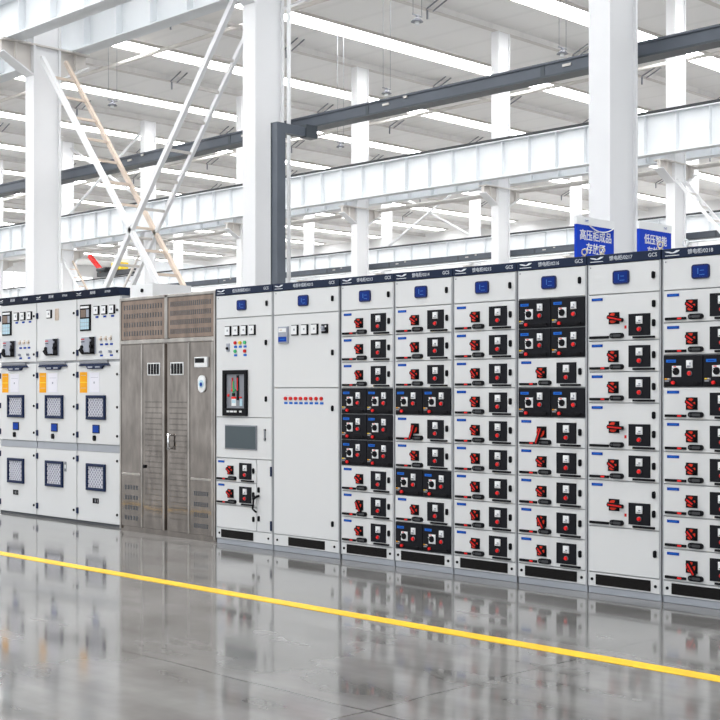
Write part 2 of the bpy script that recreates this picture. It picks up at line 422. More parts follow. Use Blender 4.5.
def cabinet_shell(label, x, w, number, title, H=2.2, vent=None, group='low voltage switchgear cabinets in the row'):
    c = thing('switchgear_cabinet', label, 'electrical cabinet', (x, 7.022, 0), group)
    b = MB()
    b.box(.004, w - .004, .0, .9, .045, 2.14, 'frame')          # carcass
    for xs in (.004, w - .014): b.box(xs, xs + .010, -.018, .0, .045, 2.14, 'frame')
    put('cabinet_frame', b, c)
    put('plinth', MB().box(.004, w - .004, -.012, .88, 0, .045, 'plinth', .003), c)
    hb = put('header_band', MB().box(.001, w - .001, -.026, .9, 2.14, H, 'navy', .003), c)
    put('emblem', emblem_mb(.105), hb, (.078, -.0262, 2.170))
    put('lettering', text_mesh((('%s/%s' % (title, number), .033, w * .47, 2.169, 'CENTER'), ('GCS', .034, w * .895, 2.170, 'CENTER')), 'letter'), hb, (0, -.0265, 0))
    # vent panel
    vp = put('vent_panel', MB().box(.012, w - .012, -.018, .02, .047, .137, 'panel', .002), c)
    g = MB()
    x0, x1 = vent or (w * .12, w * .86)
    g.box(x0, x1, -.0225, -.018, .058, .126, 'meshblack')
    for i in range(1, 6): g.box(x0, x1, -.0245, -.0225, .058 + i * .0115, .058 + i * .0115 + .003, 'black')
    put('vent_grille', g, vp)
    for xs in (w * .065, w * .925): put('screw', ms_screw, vp, (xs, -.018, .092))
    # instrument door
    td = put('instrument_door', MB().box(.014, w - .014, F, .02, 1.944, 2.136, 'panel', .002), c)
    s = rounded(.122, .088, .018, 'screenf'); s.box(-.050, .050, -.0115, -.010, -.034, .034, 'screen')
    s.box(-.018, -.012, -.012, -.0115, -.015, .020, 'screenl'); s.box(.0, .026, -.012, -.0115, .004, .008, 'screenl'); s.box(-.006, .030, -.012, -.0115, -.022, -.018, 'screenl')
    put('display', s, td, (w * .475, F, 2.045))
    put('latch', ms['latch'], td, (w * .905, F, 2.045)); put('screw', ms_screw_small, td, (w * .05, F, 2.118))
    return c
ms_screw = MB().tube((0, 0, 0), (0, -.005, 0), .010, 'black', 12).mesh('screw')
ms_screw_small = MB().tube((0, 0, 0), (0, -.003, 0), .005, 'greymid', 10).mesh('screw')

PX0 = -7.228; PW = .58
def drawers_cabinet(i, number, rows, label, x=None, PW=PW):
    x = PX0 + i * PW if x is None else x
    c = cabinet_shell(label, x, PW - .003, number, '馈电柜')
    if i in (0, 3): put('gap_shade_strip', MB().box(-.003, .004, -.02, .88, .0, 2.2, 'inner'), c)  # dark strip added to colour in the shaded gap beside the next cabinet
    z = 1.94; iw = PW - .027
    for r in rows:
        k = r[0]; st = r[1] if len(r) > 1 else 'diag'
        if k == 'w': z -= .2; white_drawer(c, .012, z, iw, .2, st)
        elif k == 'b':
            z -= .2; black_module(c, .012, z, iw / 2); black_module(c, .012 + iw / 2, z, iw / 2)
        elif k == 'W': z -= .3; white_drawer(c, .012, z, iw, .3, st)
        elif k == 'X':
            z -= .3; d = put('blank_door', MB().box(.003, iw - .003, F, .02, .003, .297, 'panel', .002), c, (.012, 0, z)); sub('latch', d, .50, .155)
    return c
w = ('w',); w2 = ('w', 'diag2'); b = ('b',)
drawers_cabinet(0, '0213', [w, w, w2, b, b, b, w, ('w', 'slant'), w], 'grey cabinet numbered 0213 with three black drawer rows one above the other')
drawers_cabinet(1, '0214', [w, w2, w, b, ('w', 'drop'), w, b, w2, b], 'grey cabinet numbered 0214 with three separate black drawer rows, the lowest at its foot')
drawers_cabinet(2, '0215', [w, w, w2, w, w, w2, w2, w2, w], 'grey cabinet numbered 0215 with nine white drawers and no black ones')
drawers_cabinet(3, '0216', [b, b, w, b, ('w', 'drop'), w, w, ('w', 'slant'), w2], 'grey cabinet numbered 0216 with black drawers right under its blue display')
drawers_cabinet(4, '0217', [('W', 'flat'), w, w, ('W', 'flatter'), w, ('W', 'flatter'), ('X',)], 'grey cabinet numbered 0217 with three tall drawers and a blank door at the bottom', x=-4.908, PW=.557)
drawers_cabinet(5, '0218', [w, w, b, w, w, w, w, w2, ('w', 'slant')], 'grey cabinet numbered 0218 cut by the right edge of the photo', x=-4.349)

# lifting rings on the cabinet roofs
def ring(x, lab, k='brass', y=7.10):
    m = MB().tube((0, 0, 0), (0, 0, .012), .02, k, 12).tube((0, 0, .012), (0, 0, .022), .007, k, 8).torus((0, 0, .040), .020, .0055, k, 'y')
    tag(put('lifting_ring', m, None, (x, y, 2.2)), lab, 'lifting ring', 'lifting rings on the cabinet roofs')
ring(-5.00, 'zinc lifting ring on the roof of cabinet 0216, left one below the first blue sign')
ring(-4.86, 'zinc lifting ring on the roof of cabinet 0217, just right of the 0216 joint')
ring(-4.42, 'zinc lifting ring on the roof of cabinet 0217 below the second blue sign')
ring(-4.24, 'pale lifting ring on the roof of cabinet 0218 beside the slim column', 'beamwhite')

# --- metering pieces
m = MB().box(-.040, .040, -.010, 0, -.043, .043, 'black', .002); m.box(-.038, .026, -.012, -.010, -.034, .037, 'white'); m.box(-.010, .006, -.0125, -.012, -.004, .012, 'greymid')
ms['gauge'] = m.mesh('gauge')
def lamp_mesh(c): return MB().tube((0, 0, 0), (0, -.014, 0), .0145, c, 12).mesh('indicator_lamp')
ms['tag_blue'] = MB().box(-.020, .020, -.002, 0, -.009, .009, 'bluel').mesh('name_label')
LM = {c: lamp_mesh(c) for c in ('red', 'yellow', 'green')}

# incomer cabinet (0211)
c = cabinet_shell('grey cabinet with a black circuit breaker window and a dark screen above two drawers', -8.784, .75, '0211', '低压进线柜', vent=(.075, .50))
md = put('door', MB().box(.014, .736, F, .02, 1.096, 1.936, 'panel', .002), c)
for i in range(4): put('gauge', ms['gauge'], md, (.175 + i * .107, F, 1.83))
for zz, cols in ((1.727, ('red', 'yellow', 'green')), (1.655, ('green', None, 'red'))):
    for i, q in enumerate(cols):
        if q:
            put('indicator_lamp', LM[q], md, (.272 + i * .063, F, zz)); put('name_label', ms['tag_blue'], md, (.272 + i * .063, F, zz - .034))
m = MB().box(-.02, .02, -.008, 0, -.034, .034, 'relay', .002); m.tube((0, -.008, -.008), (0, -.02, -.008), .012, 'black', 12); put('selector_switch', m, md, (.172, F, 1.69))
for zz in (1.72, 1.25): put('latch', ms['latch'], md, (.67, F, zz))
m = MB()                                                          # breaker window, frame around a recessed breaker face
X0, X1, Z0, Z1 = .115, .435, 1.105, 1.495
m.box(X0, X1, -.022, 0, Z1 - .035, Z1, 'black', .003); m.box(X0, X1, -.022, 0, Z0, Z0 + .065, 'black', .003)
m.box(X0, X0 + .04, -.022, 0, Z0 + .065, Z1 - .035, 'black', .003); m.box(X1 - .03, X1, -.022, 0, Z0 + .065, Z1 - .035, 'black', .003)
fr = put('breaker_window', m, md, (0, F, 0))
m = MB().box(X0 + .04, X1 - .03, -.004, 0, Z0 + .065, Z1 - .035, 'greymid')
put('breaker_face', m, md, (0, F, 0))
m = MB().box(.245, .255, -.012, -.004, 1.27, 1.40, 'green').box(.232, .242, -.012, -.004, 1.31, 1.43, 'red').box(.30, .322, -.014, -.004, 1.24, 1.45, 'black').box(.305, .318, -.016, -.014, 1.32, 1.43, 'red')
m.box(.225, .285, -.008, -.004, 1.19, 1.25, 'white').box(.230, .28, -.009, -.008, 1.215, 1.24, 'cyan').box(.228, .285, -.012, -.004, 1.252, 1.268, 'redlamp').box(.335, .368, -.008, -.004, 1.19, 1.25, 'cyan').box(.33, .36, -.012, -.004, 1.258, 1.268, 'redlamp')
m.tube((.185, -.004, 1.28), (.185, -.014, 1.28), .012, 'redlamp', 12); m.box(.24, .27, -.014, -.004, 1.274, 1.30, 'black')
m.tube((.238, -.004, 1.325), (.238, -.016, 1.325), .010, 'redlamp', 12).tube((.27, -.004, 1.325), (.27, -.016, 1.325), .010, 'green', 12)
put('breaker_controls', m, md, (0, F, 0))
m = MB()
for i, wd_ in enumerate((.02, .012, .02, .016, .028, .012, .0, .03)):
    if wd_: m.box(.18 + i * .024, .18 + i * .024 + wd_, -.024, -.022, 1.135, 1.15, 'white')
put('breaker_marking', m, md, (0, F, 0))
sd = put('screen_door', MB().box(.014, .736, F, .02, .746, 1.090, 'panel', .002), c)
m = MB().box(.135, .555, -.010, 0, .82, 1.028, 'greymid', .004); m.box(.145, .545, -.0115, -.010, .83, 1.018, 'glassdark'); put('screen', m, sd, (0, F, 0))
m = MB().box(.607, .617, -.012, 0, .90, 1.0, 'greymid').box(.603, .621, -.010, 0, .985, 1.0, 'black').box(.603, .621, -.010, 0, .91, .925, 'black'); put('door_handle', m, sd, (.045, F, 0))
for zz in (.54, .34): white_drawer(c, .012, zz, .535, .2, 'diag')
bd = put('blank_door', MB().box(.015, .544, F, .02, .143, .337, 'panel', .002), c); put('latch', ms['latch'], bd, (.51, F, .24))
cd = put('cable_door', MB().box(.552, .736, F, .02, .143, .740, 'panel', .002), c)
for zz in (.49, .25): put('latch', ms['latch'], cd, (.578, F, zz))
for zz in (.65, .20): put('hinge', MB().box(.725, .738, -.03, -.01, zz - .04, zz + .04, 'navyframe').mesh('hinge'), cd)
hk = MB().tube((.53, -.04, .44), (.545, -.055, .41), .012, 'black').tube((.545, -.055, .41), (.535, -.055, .33), .008, 'black').tube((.535, -.055, .33), (.575, -.05, .305), .008, 'black').tube((.545, -.05, .42), (.59, -.05, .44), .010, 'black').tube((.59, -.05, .44), (.575, -.022, .44), .010, 'black')
put('lever_handle', hk, cd)

# capacitor cabinet (0212)
c = cabinet_shell('tall grey cabinet with two plain doors and a row of eight red lamps', -8.03, .79, '0212', '电容补偿柜', vent=(.19, .62))
md = put('upper_door', MB().box(.014, .776, F, .02, 1.346, 1.936, 'panel', .002), c)
for i in range(3): put('gauge', ms['gauge'], md, (.275 + i * .118, F, 1.81))
m = MB().box(-.036, .036, -.012, 0, -.036, .036, 'black', .003); m.tube((-.008, -.012, .008), (-.008, -.03, .008), .014, 'relay', 12).box(-.01, .022, -.034, -.02, -.02, -.008, 'relay').box(.008, .024, -.014, -.012, .012, .026, 'white'); put('selector_switch', m, md, (.628, F, 1.81))
m = MB().box(-.058, .058, -.02, 0, -.068, .068, 'relay', .004); m.box(-.045, .045, -.023, -.02, .022, .055, 'white').box(-.03, .0, -.024, -.023, .034, .044, 'rust').box(-.05, .05, -.0215, -.02, -.055, -.015, 'blue').box(-.03, .03, -.022, -.0215, -.04, -.032, 'bluel'); put('power_factor_controller', m, md, (.140, F, 1.775))
put('latch', ms['latch'], md, (.715, F, 1.62))
ld = put('lower_door', MB().box(.014, .776, F, .02, .143, 1.338, 'panel', .002), c)
for i in range(8): put('indicator_lamp', LM['red'], ld, (.162 + i * .061, F, 1.256)); put('name_label', ms['tag_blue'], ld, (.162 + i * .061, F, 1.219))
for zz in (1.18, .27): put('latch', ms['latch'], ld, (.715, F, zz))

# ------------------------------------------------------------------ stainless enclosure
X0 = -10.235; W = 1.448
c = thing('stainless_enclosure', 'brownish stainless steel enclosure between the white and the grey cabinets', 'electrical cabinet', (X0, 7.014, 0))
put('enclosure_body', MB().box(.003, W - .003, 0, 1.0, 0, 2.19, 'steel'), c)
tr = MB()
for xs in (.004, .712, W - .024): tr.box(xs, xs + .022 if xs != .712 else xs + .045, -.018, 0, 1.79 if xs == .712 else .02, 2.19, 'steeledge', .003)
tr.box(.026, W - .024, -.018, 0, 2.165, 2.19, 'steeledge', .003); tr.box(.026, W - .024, -.018, 0, 1.755, 1.79, 'steeledge', .003)
put('trim_frame', tr, c)
def slots(m, x0, x1, z0, rows, cols, dz, sw, sh, y, k='inner'):
    for r in range(rows):
        for q in range(cols):
            xx = x0 + (x1 - x0) * (q + .5) / cols
            m.box(xx - sw / 2, xx + sw / 2, y - .0012, y + .002, z0 + r * dz, z0 + r * dz + sh, k)
for (a, bb, nc, sw) in ((.03, .708, 15, .016), (.761, W - .03, 20, .014)):
    p = put('vent_panel', MB().box(a, bb, -.012, 0, 1.795, 2.16, 'steelrefl', .003), c)
    g = MB(); slots(g, a + .03, bb - .03, 1.83, 4, nc, .082, sw, .045, -.012)
    put('slots', g, p)
cols = [(.03, .375), (.38, .712), (.757, 1.085), (1.09, W - .028)]
for i, (a, bb) in enumerate(cols):
    d = put('door', MB().box(a, bb, -.014, 0, .05, 1.75, 'steel', .003), c)
    e = MB()
    e.box(bb - .022, bb - .002, -.020, -.014, .052, 1.748, 'steeledge', .002)
    if i in (0, 3):
        e.box(a + .01, bb - .035, -.019, -.014, .54 - .01, .54 + .01, 'steeledge', .002)
    put('door_trim', e, d)
    g = MB()
    if i in (0, 3): slots(g, a + .05, bb - .07, .11, 4, 5 if i == 0 else 7, .095, .026 if i == 0 else .018, .040, -.014)
    else:
        for r in range(22): g.box(a + .03, bb - .05, -.0165, -.014, .16 + r * .05, .16 + r * .05 + .012, 'steeldark')
    put('louvres' if i in (1, 2) else 'slots', g, d)
    if i in (1, 2):
        m = MB().box(0, .19, -.006, 0, 0, .115, 'white', .002)
        for q in range(4): m.box(.012 + q * .044, .012 + q * .044 + .036, -.0075, -.006, .010, .105, 'black')
        put('viewing_window', m, d, (a + (.075 if i == 1 else .05), -.014, 1.46))
    if i == 2:
        m = MB().tube((.06, -.014, .80), (.06, -.05, .80), .008, 'chrome').tube((.06, -.014, .92), (.06, -.05, .92), .008, 'chrome').tube((.06, -.05, .785), (.06, -.05, .935), .010, 'chrome'); put('door_handle', m, d, (a, 0, 0))
    if i == 1:
        put('lock', MB().tube((.03, -.014, .62), (.03, -.03, .62), .016, 'black', 12), d, (a, 0, 0))
    if i == 3:
        m = MB().box(.085, .26, -.02, 0, 1.525, 1.615, 'white', .003); m.box(.095, .225, -.0215, -.02, 1.565, 1.605, 'black'); put('controller', m, d, (a, -.014, 0))
        m = add_pill(MB(), .178, 1.38, .10, .15, -.014, 0, 'white'); m.tube((.178, -.014, 1.38), (.178, -.018, 1.38), .034, 'cyan', 16).tube((.178, -.018, 1.375), (.178, -.021, 1.375), .018, 'blue', 12); put('wall_sensor', m, d, (a, -.014, 0))
m = MB().prismx([(0, 0), (.45, 0), (.45, .13), (0, .13)], 0, .36, 'white').tube((.20, -.001, .07), (.20, -.012, .07), .018, 'black', 12)
tag(put('junction_box', m, None, (X0 + .03, 7.10, 2.191)), 'white metal box with a black knob on top of the stainless enclosure', 'box')

# ------------------------------------------------------------------ medium voltage cabinets on the left
KW = .762; KX = -10.39 - KW
emb_k = emblem_mb(.09)
def kyn(x, label, mid, gid):
    c = thing('high_voltage_cabinet', label, 'electrical cabinet', (x, 7.14, 0), 'white high voltage cabinets at the left')
    w = KW - .004
    b = MB().box(0, w, 0, 1.2, .0, 2.24, 'frame'); put('cabinet_frame', b, c)
    put('plinth', MB().box(.0, w, -.010, -.0, 0, .022, 'inner'), c)
    hb = put('header_band', MB().prismx([(.0, 2.243), (1.2, 2.243), (1.2, 2.317), (-.07, 2.317), (-.02, 2.248)], 0, w, 'navy'), c)
    put('emblem', emb_k, hb, (.09, -.057, 2.281))
    put('lettering', text_mesh((('高压柜', .032, w * .46, 2.281, 'CENTER'), ('KYN28', .030, w * .80, 2.281, 'CENTER')), 'letter'), hb, (0, -.066, 0))
    def door(nm, z0, z1): return put(nm, MB().box(.006, w - .006, F, .01, z0, z1, 'panel', .002), c)
    lo = door('lower_door', .026, .715); md = door('middle_door', .795, 1.60); up = door('upper_door', 1.625, 2.235)
    put('joint_strip', MB().box(.006, w - .006, -.012, .01, .722, .788, 'plinth'), c)
    def win(par, x0, x1, z0, z1):
        f = MB(); t = .028
        f.box(x0, x1, -.022, 0, z1 - t, z1, 'navyframe', .004); f.box(x0, x1, -.022, 0, z0, z0 + t, 'navyframe', .004)
        f.box(x0, x0 + t, -.022, 0, z0 + t, z1 - t, 'navyframe', .004); f.box(x1 - t, x1, -.022, 0, z0 + t, z1 - t, 'navyframe', .004)
        o = put('window_frame', f, par, (0, F, 0))
        g = MB().box(x0 + t, x1 - t, -.004, -.002, z0 + t, z1 - t, 'relay')
        nn = 12
        for q in range(-nn, nn + 1):      # wire lattice
            for sgn in (1, -1):
                W_, H_ = x1 - x0 - 2 * t, z1 - z0 - 2 * t
                pts = []
                s0 = q * (W_ / 6)
                xa, za, xb, zb = (s0, 0, s0 + H_, H_) if sgn == 1 else (s0, H_, s0 + H_, 0)
                if xb <= 0 or xa >= W_: continue
                def at(xx): return za + (zb - za) * (xx - xa) / (xb - xa)
                xa2, xb2 = max(xa, 0), min(xb, W_)
                g.bar((x0 + t + xa2, -.007, z0 + t + at(xa2)), (x0 + t + xb2, -.007, z0 + t + at(xb2)), .006, .004, 'pinkwhite')
        put('mesh_screen', g, par, (0, F, 0))
    win(lo, .185, .515, .335, .60); win(md, .185, .515, 1.035, 1.275)
    if mid == 'mid':
        m = MB().box(.53, .57, -.003, 0, .50, .60, 'greymid').box(.538, .562, -.004, -.003, .53, .57, 'white'); put('name_plate', m, lo, (0, F, 0))
    else:
        m = MB().box(.29, .39, -.006, 0, .21, .26, 'black').box(.33, .345, -.007, -.006, .22, .25, 'greymid').box(.37, .38, -.007, -.006, .22, .25, 'greymid'); put('counter', m, lo, (0, F, 0))
    m = MB().box(.27, .39, -.008, 0, .90, .985, 'navyframe', .003); m.box(.28, .38, -.009, -.008, .91, .975, 'blue'); put('blue_cover', m, md, (.015, F, 0))
    m = add_pill(MB(), .325, .852, .034, .054, -.02, 0, 'black'); put('lock', m, md, (0, F, 0))
    m = MB().box(.055, .185, -.002, 0, 1.30, 1.505, 'orange'); m.box(.055, .185, -.0026, -.002, 1.40, 1.408, 'yellow').box(.075, .165, -.0026, -.002, 1.47, 1.474, 'rust').box(.075, .165, -.0026, -.002, 1.345, 1.349, 'rust'); put('warning_label', m, md, (0, F, 0))
    m = MB().box(.225, .40, -.002, 0, 1.305, 1.50, 'pinkwhite'); m.box(.30, .322, -.0026, -.002, 1.39, 1.41, 'relay').box(.25, .38, -.0026, -.002, 1.32, 1.325, 'white').box(.25, .38, -.0026, -.002, 1.45, 1.453, 'relay'); put('instruction_label', m, md, (0, F, 0))
    m = MB().box(.07, .56, -.020, 0, 1.588, 1.616, 'greymid', .003).prism([(.085, 1.586), (.055, 1.565), (.60, 1.565), (.57, 1.586)][::-1], -.022, 0, 'navyframe').prism([(.19, 1.566), (.22, 1.535), (.46, 1.535), (.49, 1.566)][::-1], -.022, 0, 'navyframe')
    m.box(.23, .31, -.024, -.022, 1.545, 1.56, 'relay').box(.36, .44, -.024, -.022, 1.545, 1.56, 'relay'); put('door_handle', m, md, (0, F, 0))
    if mid != 'mid':
        m = MB().box(.07, .255, -.013, 0, 1.87, 2.13, 'black', .004); m.box(.085, .235, -.016, -.013, 2.095, 2.115, 'white').box(.09, .18, -.016, -.013, 2.005, 2.08, 'brown').box(.19, .235, -.016, -.013, 2.005, 2.08, 'relay').box(.085, .235, -.016, -.013, 1.885, 1.99, 'cyan')
        for q in range(2): m.box(.085, .235, -.0165, -.016, 1.915 + q * .035, 1.92 + q * .035, 'relay')
        for q in range(3): m.box(.115 + q * .038, .119 + q * .038, -.0165, -.016, 1.885, 1.99, 'relay')
        put('protection_relay', m, up, (0, F, .045))
        for q in range(3): put('gauge', ms['gauge_k'], up, (.355 + q * .135, F, 2.11)); put('name_label', ms['tag_k'], up, (.36 + q * .135, F, 2.045))
        bx = .10
        for q in range(3): put('indicator_lamp', ms['lamp_k'], up, (.43 + q * .085, F, 1.825)); put('name_label', ms['tag_k'], up, (.44 + q * .085, F, 1.773))
        for q in (0, 2): put('key_switch', ms['key_k'], up, (.43 + q * .085, F, 1.70)); put('name_label', ms['tag_k'], up, (.44 + q * .085, F, 1.665))
    else:
        put('gauge', ms['gauge_k'], up, (.25, F, 2.11))
        m = MB()
        for q in range(3): m.box(.37 + q * .022, .38 + q * .022, -.012, 0, 2.01, 2.13, 'rust')
        m.box(.365, .43, -.006, 0, 2.04, 2.06, 'rust'); put('lamp_strip', m, up, (0, F, .03))
        bx = .19
    m = MB().box(bx, bx + .24, -.016, 0, 1.655, 1.825, 'relay', .004)
    m.box(bx + .15, bx + .24, -.022, -.016, 1.66, 1.825, 'black').box(bx + .15, bx + .16, -.026, -.022, 1.67, 1.81, 'relay').tube((bx + .195, -.022, 1.73), (bx + .195, -.04, 1.73), .02, 'black', 12).prism([(bx - .03, 1.70), (bx + .02, 1.66), (bx + .05, 1.68), (bx + .02, 1.73)], -.03, -.016, 'black').tube((bx + .02, -.016, 1.725), (bx + .02, -.03, 1.725), .02, 'black', 12)
    m.box(bx, bx + .06, -.018, -.016, 1.80, 1.81, 'red').box(bx, bx + .06, -.018, -.016, 1.775, 1.783, 'black').box(bx + .02, bx + .24, -.022, -.016, 1.655, 1.675, 'black').tube((bx + .18, -.022, 1.79), (bx + .18, -.036, 1.79), .012, 'relay', 10)
    put('control_module', m, up, (0, F, .027))
    for zz, par in ((2.10, up), (1.70, up), (1.48, md), (1.16, md), (.88, md), (.64, lo), (.12, lo)):
        put('hinge', MB().box(.0, .030, -.034, -.02, zz - .030, zz + .030, 'navyframe').mesh('hinge'), par)
        put('screw', ms['screw_k'], par, (w - .05, F, zz))
    return c
m = MB().box(-.048, .048, -.010, 0, -.044, .044, 'black', .003); m.box(-.042, .028, -.012, -.01, -.036, .037, 'white'); m.box(-.014, .008, -.0125, -.012, -.008, .014, 'greymid'); ms['gauge_k'] = m.mesh('gauge')
ms['tag_k'] = MB().box(-.024, .024, -.003, 0, -.009, .009, 'blue').mesh('name_label')
ms['lamp_k'] = MB().tube((0, 0, 0), (0, -.02, 0), .013, 'rust', 12).box(-.012, .012, -.004, 0, .016, .030, 'rust').mesh('indicator_lamp')
ms['key_k'] = MB().tube((0, 0, 0), (0, -.012, 0), .014, 'relay', 12).box(-.003, .003, -.03, -.012, -.012, .012, 'relay').mesh('key_switch')
ms['screw_k'] = MB().tube((0, 0, 0), (0, -.008, 0), .013, 'black', 12).mesh('screw')
kyn(KX, 'white high voltage cabinet right beside the stainless enclosure', 'side', 0)
kyn(KX - KW, 'white high voltage cabinet with a single gauge at its top, second from the left', 'mid', 1)
kyn(KX - 2 * KW, 'white high voltage cabinet at the left edge of the photo', 'side', 2)

# ------------------------------------------------------------------ storage zone signs
def sign(x, y, top, w, lines, lab, cord):
    c = thing('zone_sign', lab, 'sign', (x, y, 0), 'blue storage zone signs behind the cabinets')
    put('sign_board', MB().box(-.015, .015, -w / 2, w / 2, top - .85, top - .075, 'signblue'), c)
    hd = put('header', MB().box(-.018, .018, -w / 2 - .006, w / 2 + .006, top - .075, top, 'white'), c)
    put('emblem', emblem_mb(.06, 'blue'), hd, (.019, -w * .25 if cord else w * .3, top - .035), (0, 0, R(90)))
    parts = [(lines[0], .104, 0, top - .175, 'CENTER'), (lines[1], .104, 0, top - .295, 'CENTER')]
    put('lettering', text_mesh(tuple(parts), 'white'), c, (.0165, 0, 0), (0, 0, R(90)))
    for s_ in (-1, 1): put('post', MB().tube((-.03, s_ * w * .42, .03), (-.03, s_ * w * .42, top - .05), .015, 'beamgrey'), c)
    put('foot', MB().box(-.25, .2, -w / 2, w / 2, 0, .03, 'beamgrey'), c)
    if cord:
        m = MB(); pr = None
        for i in range(13):
            t = i / 12; yy = -w * .22 + t * w * .70; zz = top - .068 - .35 * (t * (1 - t)) * 1.0 * .62
            p = (.026, yy, zz)
            if pr: m.tube(pr, p, .006, 'white', 8)
            pr = p
        put('cord', m, c)
sign(-7.0, 10.10, 2.935, .60, ('高压柜成品', '存放区'), 'blue sign with five characters over three, left of the thick column', True)
sign(-7.0, 11.13, 2.985, .58, ('低压智能', '存放区'), 'blue sign with four characters on its first line, right of the thick column', False)

# ------------------------------------------------------------------ columns
_cm = {}
def col_mesh(h):
    if h not in _cm:
        m = MB()
        m.box(-.10, .10, -.236, .236, 0, h, 'steelwhite')
        for s_ in (-1, 1): m.box(-.14, .14, s_ * .255 - .02, s_ * .255 + .02, 0, h, 'steelwhite')
        _cm[h] = m.mesh('shaft')
    return _cm[h]
def corbel_mesh():
    m = MB()
    pr = [(-.85, 7.42), (.85, 7.42), (.85, 7.22), (.28, 6.92), (-.28, 6.92), (-.85, 7.22)]
    m.prismx(pr, -.045, .045, 'beamgrey')
    m.box(-.15, .15, -.87, .87, 7.40, 7.43, 'beamgrey')
    for s_ in (-1, 1):
        m.add([(-.14, s_ * .86, 7.21), (.14, s_ * .86, 7.21), (.14, s_ * .28, 6.90), (-.14, s_ * .28, 6.90), (-.14, s_ * .86, 7.19), (.14, s_ * .86, 7.19), (.14, s_ * .28, 6.87), (-.14, s_ * .28, 6.87)],
              [(0, 1, 2, 3), (7, 6, 5, 4), (0, 4, 5, 1), (1, 5, 6, 2), (2, 6, 7, 3), (3, 7, 4, 0)], 'steelwhite')
        m.box(-.13, .13, s_ * .6 - .01, s_ * .6 + .01, 7.1, 7.41, 'beamgrey')
    return m.mesh('corbel')
CORB = corbel_mesh()
BASE = MB().box(-.3, .3, -.42, .42, 0, .03, 'beamgrey').tube((.24, -.34, .03), (.24, -.34, .08), .02, 'rail').tube((-.24, -.34, .03), (-.24, -.34, .08), .02, 'rail').tube((.24, .34, .03), (.24, .34, .08), .02, 'rail').tube((-.24, .34, .03), (-.24, .34, .08), .02, 'rail').mesh('base_plate')
def column(x, y, lab, grp, h=12.1):
    c = thing('steel_column', lab, 'column', (x, y, 0), grp)
    put('shaft', col_mesh(h), c); put('corbel', CORB, c); put('base_plate', BASE, c)
    return c
Y1, Y2, Y3 = 12.2, 30.4, 48.6
column(-20.2, Y1, 'thick white column at the left whose corbel carries the near crane beam', 'columns of the near row')
column(-14.2, Y1, 'thick white column with the dark cable riser on its side', 'columns of the near row')
column(-8.2, Y1, 'thickest white column, rising between the two blue signs', 'columns of the near row')
g2 = 'columns of the middle row'
X2 = [-12.45 - 6 * k for k in range(6)]
labs2 = ['slim white column of the middle row outside the right edge of the photo',
         'slim white column right of the second blue sign, under the lattice brace',
         'slim white column of the middle row rising above cabinet 0215',
         'slim white column of the middle row rising above the cabinets 0213 and 0212 joint',
         'white column of the middle row mostly hidden by the column with the cable riser',
         'slim white column behind the crossing of the big lattice braces']
for x_, l_ in zip(X2, labs2): column(x_, Y2, l_, g2)
column(-48.45, Y2, 'slim white column just right of the leftmost thick column', g2)
column(-54.45, Y2, 'slim white column at the very left edge of the photo', g2)
g3 = 'columns of the far row'
for k, l_ in enumerate(['far thin column close behind the slim column right of the second sign', 'far thin column just left of the first blue sign', 'far thin column left of the one above cabinet 0215, behind the crane beams',
                        'far thin column just right of the slim one above the 0213 cabinet', 'far thin column right of the dark cable riser',
                        'far thin column hidden behind the column with the cable riser', 'far thin column left of the column with the riser, over the stainless enclosure', 'far thin column over the left end of the stainless enclosure',
                        'far thin column beside the red and yellow crane parts', 'far thin column behind the leftmost thick column']):
    if k not in (5, 9): column(-28.7 - 6 * k, Y3, l_, g3)

# ------------------------------------------------------------------ crane runway beams
def crane_beam(y, z0, h, xa, xb, lab, k='beamwhite', step=1.0):
    c = thing('crane_beam', lab, 'beam', (0, y, 0), 'crane runway beams')
    m = MB(); m.box(xa, xb, -.006, .006, z0, z0 + h, k)
    m.box(xa, xb, -.16, .16, z0, z0 + .025, k); m.box(xa, xb, -.16, .16, z0 + h - .025, z0 + h, k)
    put('girder', m, c)
    s_ = MB(); x = xa + .3; i = 0
    while x < xb:
        s_.box(x - .006, x + .006, -.14, .14, z0 + .025, z0 + h - .025, k); x += step
    o = put('stiffeners', s_, c); o['kind'] = 'stuff'
    r = MB().box(xa, xb, -.045, .045, z0 + h, z0 + h + .03, 'rail').box(xa, xb, -.012, .012, z0 + h + .03, z0 + h + .08, 'rail').box(xa, xb, -.035, .035, z0 + h + .08, z0 + h + .11, 'rail')
    put('rail', r, c)
crane_beam(Y1 - .65, 7.43, .70, -30, -6.5, 'white crane beam across the top left corner, nearest to the camera')
crane_beam(Y1 + .65, 7.43, .70, -30, -6.5, 'second white crane beam just behind the nearest one at the top left')
crane_beam(Y2 - .62, 7.60, 1.08, -60, -8, 'long white crane beam with black rail crossing the photo on the middle row', step=.97)
crane_beam(Y2 + .62, 7.60, 1.08, -60, -8, 'white crane beam hidden behind the long middle one')
crane_beam(Y3 - .62, 7.55, 1.12, -95, -20, 'farthest white crane beam, low over the cabinets', step=1.2)

def tie(y, z, xa, xb, r, lab, k='beamgrey'):
    tag(put('tie_tube', MB().tube((xa, 0, 0), (xb, 0, 0), r, k, 10), None, (0, y, z)), lab, 'tie tube', 'long tie tubes')
tie(Y1 + 1.0, 8.0, -30, -8, .095, 'beige tube running beside the near crane beams at the top left')
tie(23.9, 11.9, -60, -8, .06, 'thin tie tube under the roof nearest to the near column row')
tie(36.4, 11.9, -70, -12, .06, 'thin tie tube under the roof beyond the middle column row')
tie(Y2 + 1.0, 7.45, -60, -10, .07, 'beige tube running under the middle crane beam')

